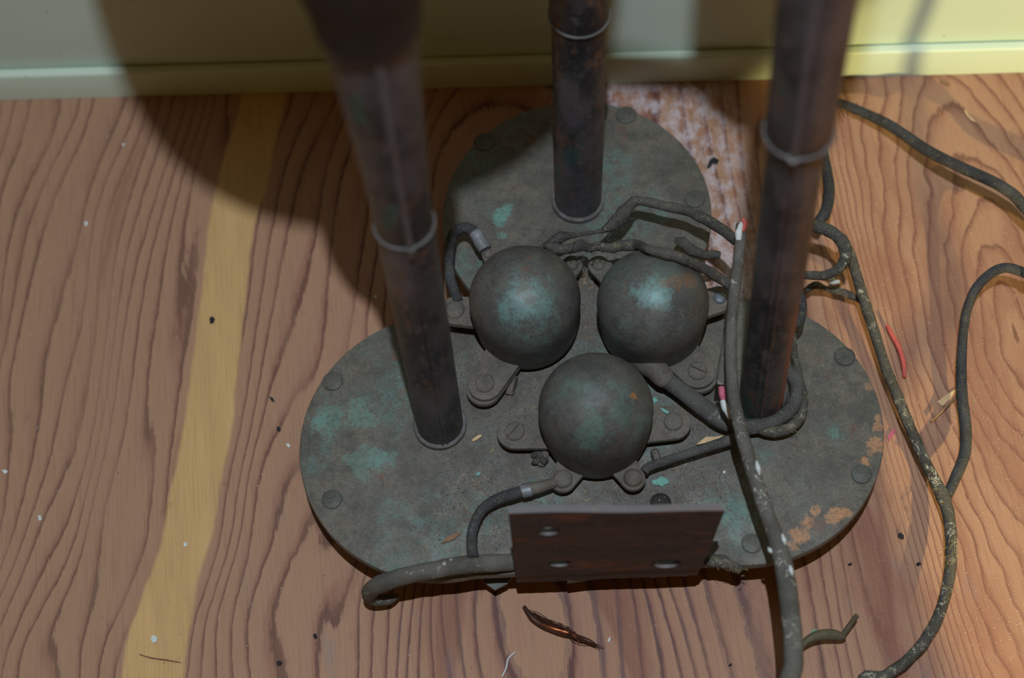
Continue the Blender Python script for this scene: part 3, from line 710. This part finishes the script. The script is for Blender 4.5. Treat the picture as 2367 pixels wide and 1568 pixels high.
tube('bright_strand', C((1250, 1442, .0046, 4), (1275, 1452, .005, 8), (1305, 1461, .005, 9), (1330, 1468, .0045, 4)), M['copperwire'], cu_, 8, .3)
tube('bright_strand', C((1316, 1464, .005, 3), (1332, 1474, .005, 5), (1338, 1486, .003, 2)), M['copperwire'], cu_, 6, .3)
random.seed(4)
for i in range(30):
    x0 = 1216 + i * 3.4 + random.random() * 5; y0 = 1408 + i * 1.9 + random.random() * 12
    tube('strand', C((x0, y0, .003, 1.8), (x0 + 26 + random.random() * 14, y0 + 8 + random.random() * 14, .0055, 1.8), (x0 + 54 + random.random() * 26, y0 + 24 + random.random() * 14, .003, 1.4)), M['copperdark'], cu_, 4, per=4)
st = cord('bent_tube', 'bent dull brown tube scrap at the bottom right of the front cord',
     [(1848, 1502, .010, 8), (1866, 1482, .010, 20), (1895, 1469, .010, 26), (1925, 1468, .009, 26), (1946, 1472, .008, 20), (1952, 1464, .008, 14), (1965, 1445, .010, 13), (1981, 1423, .013, 12)], M['bent'], lump=.08, seed=42, cat='scrap')
cord('white_thread', 'curled white thread on the floor at the bottom centre',
     [(1160, 1566, .001, 3), (1170, 1545, .001, 4), (1174, 1525, .001, 4), (1186, 1512, .001, 4), (1191, 1508, .001, 3)], M['white'], seg=5, lump=.2, cat='thread')
cord('dry_stem', 'thin dry stem crossing the pale floor strip near the bottom',
     [(322, 1513, .001, 2), (350, 1521, .0015, 3), (385, 1526, .0015, 3), (418, 1532, .001, 2)], M['chipb'], seg=5, cat='stick')

rf = random.Random(11)
def fuzz(thing_name, segs, n, mat, z):
    t = bpy.data.objects[thing_name]; vs = []; fs = []; z += .015 * min(1, z / .03)
    for i in range(n):
        x0, y0, x1, y1, w = rf.choice(segs); u = rf.random(); p = P(x0 + (x1 - x0) * u + rf.gauss(0, w * .3), y0 + (y1 - y0) * u + rf.gauss(0, w * .3), z)
        d = Vector((rf.gauss(0, 1), rf.gauss(0, 1), rf.gauss(.3, .5))).normalized() * (.0018 + .003 * rf.random()); d2 = Vector((rf.gauss(0, 1), rf.gauss(0, 1), rf.gauss(0, .4))).normalized() * .0022
        pts = [p, p + d, p + d + d2]; side = Vector((-d.y, d.x, 0)).normalized() * .00016; b = len(vs)
        for q in pts: vs += [q - side, q + side, q + Vector((0, 0, .00025))]
        for j in (0, 1):
            for k in range(3): a_ = b + j * 3 + k; c_ = b + j * 3 + (k + 1) % 3; fs.append((a_, c_, c_ + 3, a_ + 3))
    o = obj('loose_fibres', vs, fs, mat, t); o['kind'] = 'stuff'
fuzz('splice_cable', [(1395, 535, 1465, 475, 40), (1262, 566, 1310, 545, 24)], 70, M['ring'], .066)
fuzz('splice_cable.001', [(1320, 572, 1480, 568, 30), (1345, 560, 1365, 590, 26)], 60, M['ring'], .074)
fuzz('frayed_tip', [(1640, 1292, 1712, 1320, 26)], 40, M['straw'], .030)
fuzz('fabric_cord', [(1745, 985, 1830, 990, 18), (1852, 960, 1840, 800, 12)], 34, M['straw'], .044)
fuzz('long_cord', [(1950, 570, 1990, 680, 16), (2060, 880, 2180, 1150, 18), (2197, 1220, 2190, 1380, 14)], 44, M['straw'], .013)
for i, (x, y, w_) in enumerate(((1243, 1050, 30), (1256, 1064, 22), (1238, 1066, 18))):
    p = P(x, y, HP + .004)
    if i == 0: clump = tag(tube('dirt_clump', [(p + Vector((-.003, 0, -.002)), .002), (p, rad(p, w_)), (p + Vector((.003, -.001, -.002)), .002)], M['tape'], None, 10, .9, seed=50), 'dark clump of dirt at the lower left of the front dome', 'dirt')
    else: tube('crumb', [(p + Vector((-.002, 0, -.003)), .001), (p, rad(p, w_)), (p + Vector((.002, .001, -.003)), .001)], M['tape'], clump, 8, .9, seed=51 + i)
# ------------------------------------------------------------------ loose scraps and crumbs
def flake(name, label, cat, pts, z, th, mat, group=None, bend=0.0):
    base_ = [P(x, y, z) for x, y in pts]; c = sum(base_, Vector()) / len(base_)
    vs = [Vector((p.x, p.y, z + bend * (p - c).length)) for p in base_] + [Vector((p.x, p.y, z + th + bend * (p - c).length)) for p in base_]
    vs += [Vector((c.x, c.y, z)), Vector((c.x, c.y, z + th))]
    n = len(pts); fs = []
    for i in range(n):
        j = (i + 1) % n; fs += [(i, j, j + n, i + n), (i, 2 * n, j), (i + n, j + n, 2 * n + 1)]
    return tag(obj(name, vs, fs, mat), label, cat, group)
Z1 = HP + .0003
flake('turquoise_flake', 'turquoise paint flake on the plate right of the front dome', 'flake', [(1506, 1113), (1522, 1108), (1526, 1103), (1536, 1105), (1545, 1112), (1546, 1119), (1536, 1122), (1530, 1127), (1522, 1122), (1510, 1122)], Z1, .0006, M['turq'], bend=.1)
flake('wood_splinter', 'pale yellow wood splinter beside the thin straight cable', 'splinter', [(1609, 1031), (1632, 1012), (1652, 1012), (1672, 1010), (1652, 1021), (1630, 1026)], Z1 + .001, .0009, M['chip'], bend=.12)
flake('wood_splinter', 'long pinkish wood splinter on the plate left of the rusty bracket', 'splinter', [(1020, 1258), (1034, 1243), (1064, 1231), (1066, 1235), (1050, 1248), (1030, 1256)], Z1, .0012, M['chipb'])
flake('wood_splinter', 'small orange splinter right of the left pole foot', 'splinter', [(1091, 1019), (1100, 1011), (1112, 1006), (1113, 1010), (1104, 1017), (1094, 1022)], Z1, .001, M['chip'])
flake('turquoise_flake', 'tiny turquoise flake above the curved cable', 'flake', [(1100, 1096), (1107, 1092), (1112, 1096), (1104, 1102)], Z1, .0006, M['turq'])
flake('turquoise_flake', 'turquoise flake tucked under the thick dusty cable', 'flake', [(1508, 922), (1516, 920), (1520, 928), (1513, 934)], Z1, .0006, M['turq'])
flake('turquoise_flake', 'dark turquoise flake on the lug right of the front dome', 'flake', [(1526, 944), (1534, 946), (1546, 953), (1544, 958), (1534, 954)], HP + .0135, .0006, M['turq'])
flake('leather_scrap', 'grey folded scrap under the flat cord left of the bracket', 'scrap', [(1106, 1328), (1140, 1326), (1158, 1338), (1172, 1342), (1186, 1332), (1172, 1352), (1144, 1366), (1124, 1352)], .020, .002, M['leather'], bend=-.1)
flake('green_flake', 'dull green flake on the bent tube scrap', 'flake', [(1870, 1468), (1878, 1456), (1888, 1456), (1894, 1462), (1880, 1470)], .0125, .0006, M['leaf'])
flake('wood_shaving', 'curled pale shaving on the floor below the baseboard at right', 'splinter', [(2228, 258), (2234, 270), (2244, 280), (2256, 285), (2248, 276), (2238, 266), (2232, 256)], .0004, .001, M['chip'])
flake('wood_shaving', 'small pale shaving close to the baseboard at right', 'splinter', [(2174, 187), (2186, 190), (2196, 196), (2190, 198), (2176, 193)], .0004, .001, M['chipb'])
flake('torn_veneer', 'torn orange veneer chip on the floor left of the dark branch cable', 'splinter', [(2166, 930), (2184, 916), (2210, 900), (2200, 918), (2178, 940)], .0003, .0006, M['chip'])
flake('pink_scrap', 'small pink scrap of rubber beside the right disc rim', 'scrap', [(2052, 1012), (2058, 1000), (2068, 990), (2070, 998), (2062, 1012), (2055, 1022)], .0003, .001, M['pink'])
flake('white_chip', 'white crumb on the long cord near the right disc rim', 'crumb', [(2093, 989), (2100, 988), (2101, 997), (2095, 998)], .014, .001, M['white'])
bl = [([(1634, 388), (1640, 372), (1650, 365), (1662, 372), (1658, 380), (1648, 378), (1640, 390)], 'black crumb on the floor between the back disc and the right pole'),
      ([(2075, 1236), (2082, 1233), (2089, 1240), (2088, 1248), (2076, 1244)], 'black crumb on the floor below the right disc'),
      ([(2118, 1303), (2125, 1301), (2129, 1306), (2123, 1309), (2118, 1308)], 'black crumb left of the lower part of the long cord'),
      ([(485, 737), (491, 733), (497, 738), (493, 748), (486, 749)], 'black crumb on the pale floor strip'),
      ([(640, 989), (646, 988), (650, 995), (645, 999), (641, 996)], 'black crumb on the floor left of the left disc'),
      ([(622, 918), (632, 922), (635, 930), (628, 928)], 'thin black crumb up and left of the left disc rim'),
      ([(640, 1531), (648, 1528), (653, 1533), (648, 1540), (641, 1539)], 'black crumb near the bottom right of the pale strip'),
      ([(725, 1467), (731, 1466), (734, 1474), (729, 1479), (725, 1474)], 'black crumb on the floor below the left disc'),
      ([(1684, 1539), (1690, 1534), (1692, 1539), (1686, 1542)], 'tiny black crumb left of the front cord at the bottom'),
      ([(1960, 1305), (1968, 1302), (1969, 1307), (1962, 1309)], 'small black crumb under the right disc edge')]
for pts, lb_ in bl: flake('black_crumb', lb_, 'crumb', pts, .0003, .0012, M['black'], 'dark crumbs on the floor')
wh = [([(350, 1473), (356, 1469), (364, 1474), (363, 1484), (355, 1488), (350, 1481)], 'round white paint drop on the pale strip near the bottom'),
      ([(1404, 1482), (1409, 1474), (1412, 1476), (1408, 1486)], 'white chip on the floor right of the copper strands'),
      ([(661, 1028), (667, 1026), (672, 1032), (667, 1036)], 'white crumb on the floor beside the left disc'),
      ([(4, 1088), (14, 1087), (19, 1091), (12, 1097)], 'white paint fleck at the far left edge'),
      ([(88, 1193), (95, 1192), (97, 1203), (91, 1205)], 'white paint fleck left of the grain lines'),
      ([(424, 1256), (432, 1255), (433, 1264), (426, 1265)], 'faint white fleck on the middle of the pale strip'),
      ([(282, 333), (287, 332), (289, 337), (284, 339)], 'tiny white fleck on the floor near the wall at left'),
      ([(195, 515), (202, 512), (204, 520), (198, 524)], 'white crumb on the floor at upper left'),
      ([(866, 683), (871, 684), (870, 691), (865, 690)], 'white crumb on the floor left of the left pole'),
      ([(1672, 1089), (1677, 1090), (1676, 1096), (1671, 1095)], 'white crumb on the plate above the rusty bracket')]
for i, (pts, lb_) in enumerate(wh): flake('white_fleck', lb_, 'crumb', pts, .0003 if i < 9 else Z1, .0006, M['white'], 'white flecks on the floor' if i < 9 else None)

# uncountable dust: short fibres and grains
def dust(name, label, n, sampler, z, size, mat, seed, elong=1.0):
    rnd = random.Random(seed); vs = []; fs = []
    for i in range(n):
        q = sampler(rnd)
        if q is None: continue
        p = P(q[0], q[1], z); s_ = size * (.4 + rnd.random() ** 2 * 1.4); a = rnd.random() * 6.28; d = Vector((math.cos(a), math.sin(a), 0)); e_ = Vector((-d.y, d.x, 0))
        l = s_ * (1 + (elong - 1) * rnd.random()); b = len(vs)
        vs += [p - d * l, p + e_ * s_ * .5, p + d * l, p - e_ * s_ * .5, p + Vector((0, 0, s_ * .8))]
        fs += [(b, b + 1, b + 4), (b + 1, b + 2, b + 4), (b + 2, b + 3, b + 4), (b + 3, b, b + 4), (b + 3, b + 2, b + 1, b)]
    o = obj(name, vs, fs, mat); return tag(o, label, 'dust', kind='stuff')
bands = [(1050, 880, 60), (1150, 1080, 90), (1200, 930, 70), (1110, 1230, 80), (1180, 1180, 70), (1560, 1100, 90), (1600, 1180, 60), (1640, 1100, 80), (1360, 640, 20), (1360, 760, 35), (1260, 870, 60), (1450, 1150, 60), (1080, 1150, 60), (1600, 1000, 60)]
def onplate(r):
    c = r.choice(bands); return (r.gauss(c[0], c[2]), r.gauss(c[1], c[2] * .7))
fp = [q for q in trefoil(.004)]
def inside(x, y):
    c = False; j = len(fp) - 1
    for i in range(len(fp)):
        if (fp[i][1] > y) != (fp[j][1] > y) and x < (fp[j][0] - fp[i][0]) * (y - fp[i][1]) / (fp[j][1] - fp[i][1]) + fp[i][0]: c = not c
        j = i
    return c
def platep(r):
    q = onplate(r); p = P(*q, HP); return q if inside(p.x, p.y) else None
dust('wood_dust', 'brown fibres and grit strewn over the middle of the base plate', 1500, platep, HP + .0001, .00036, M['chipb'], 1, 4)
dust('grey_grit', 'fine grey grit on the base plate around the domes', 3500, platep, HP + .0001, .0004, M['ring'], 2, 1.2)
dust('straw_fibres', 'pale straw-coloured fibres on the base plate', 340, platep, HP + .0002, .00036, M['chip'], 3, 5)
off = trefoil(-.004)
def floorR(r):
    q = (1560 + 830 * r.random() ** .8, 180 + 1400 * r.random()); p = P(*q, 0)
    return None if inside(p.x, p.y) else q
dust('sawdust', 'pale sawdust specks over the right side of the floor', 9000, floorR, .0001, .00023, M['saw'], 5, 1.3)
def floorL(r):
    q = (r.random() * 1600, 230 + 1340 * r.random()); p = P(*q, 0)
    return None if inside(p.x, p.y) else q
dust('floor_grit', 'sparse white grit on the left side of the floor', 420, floorL, .0001, .0004, M['white'], 6, 1.3)
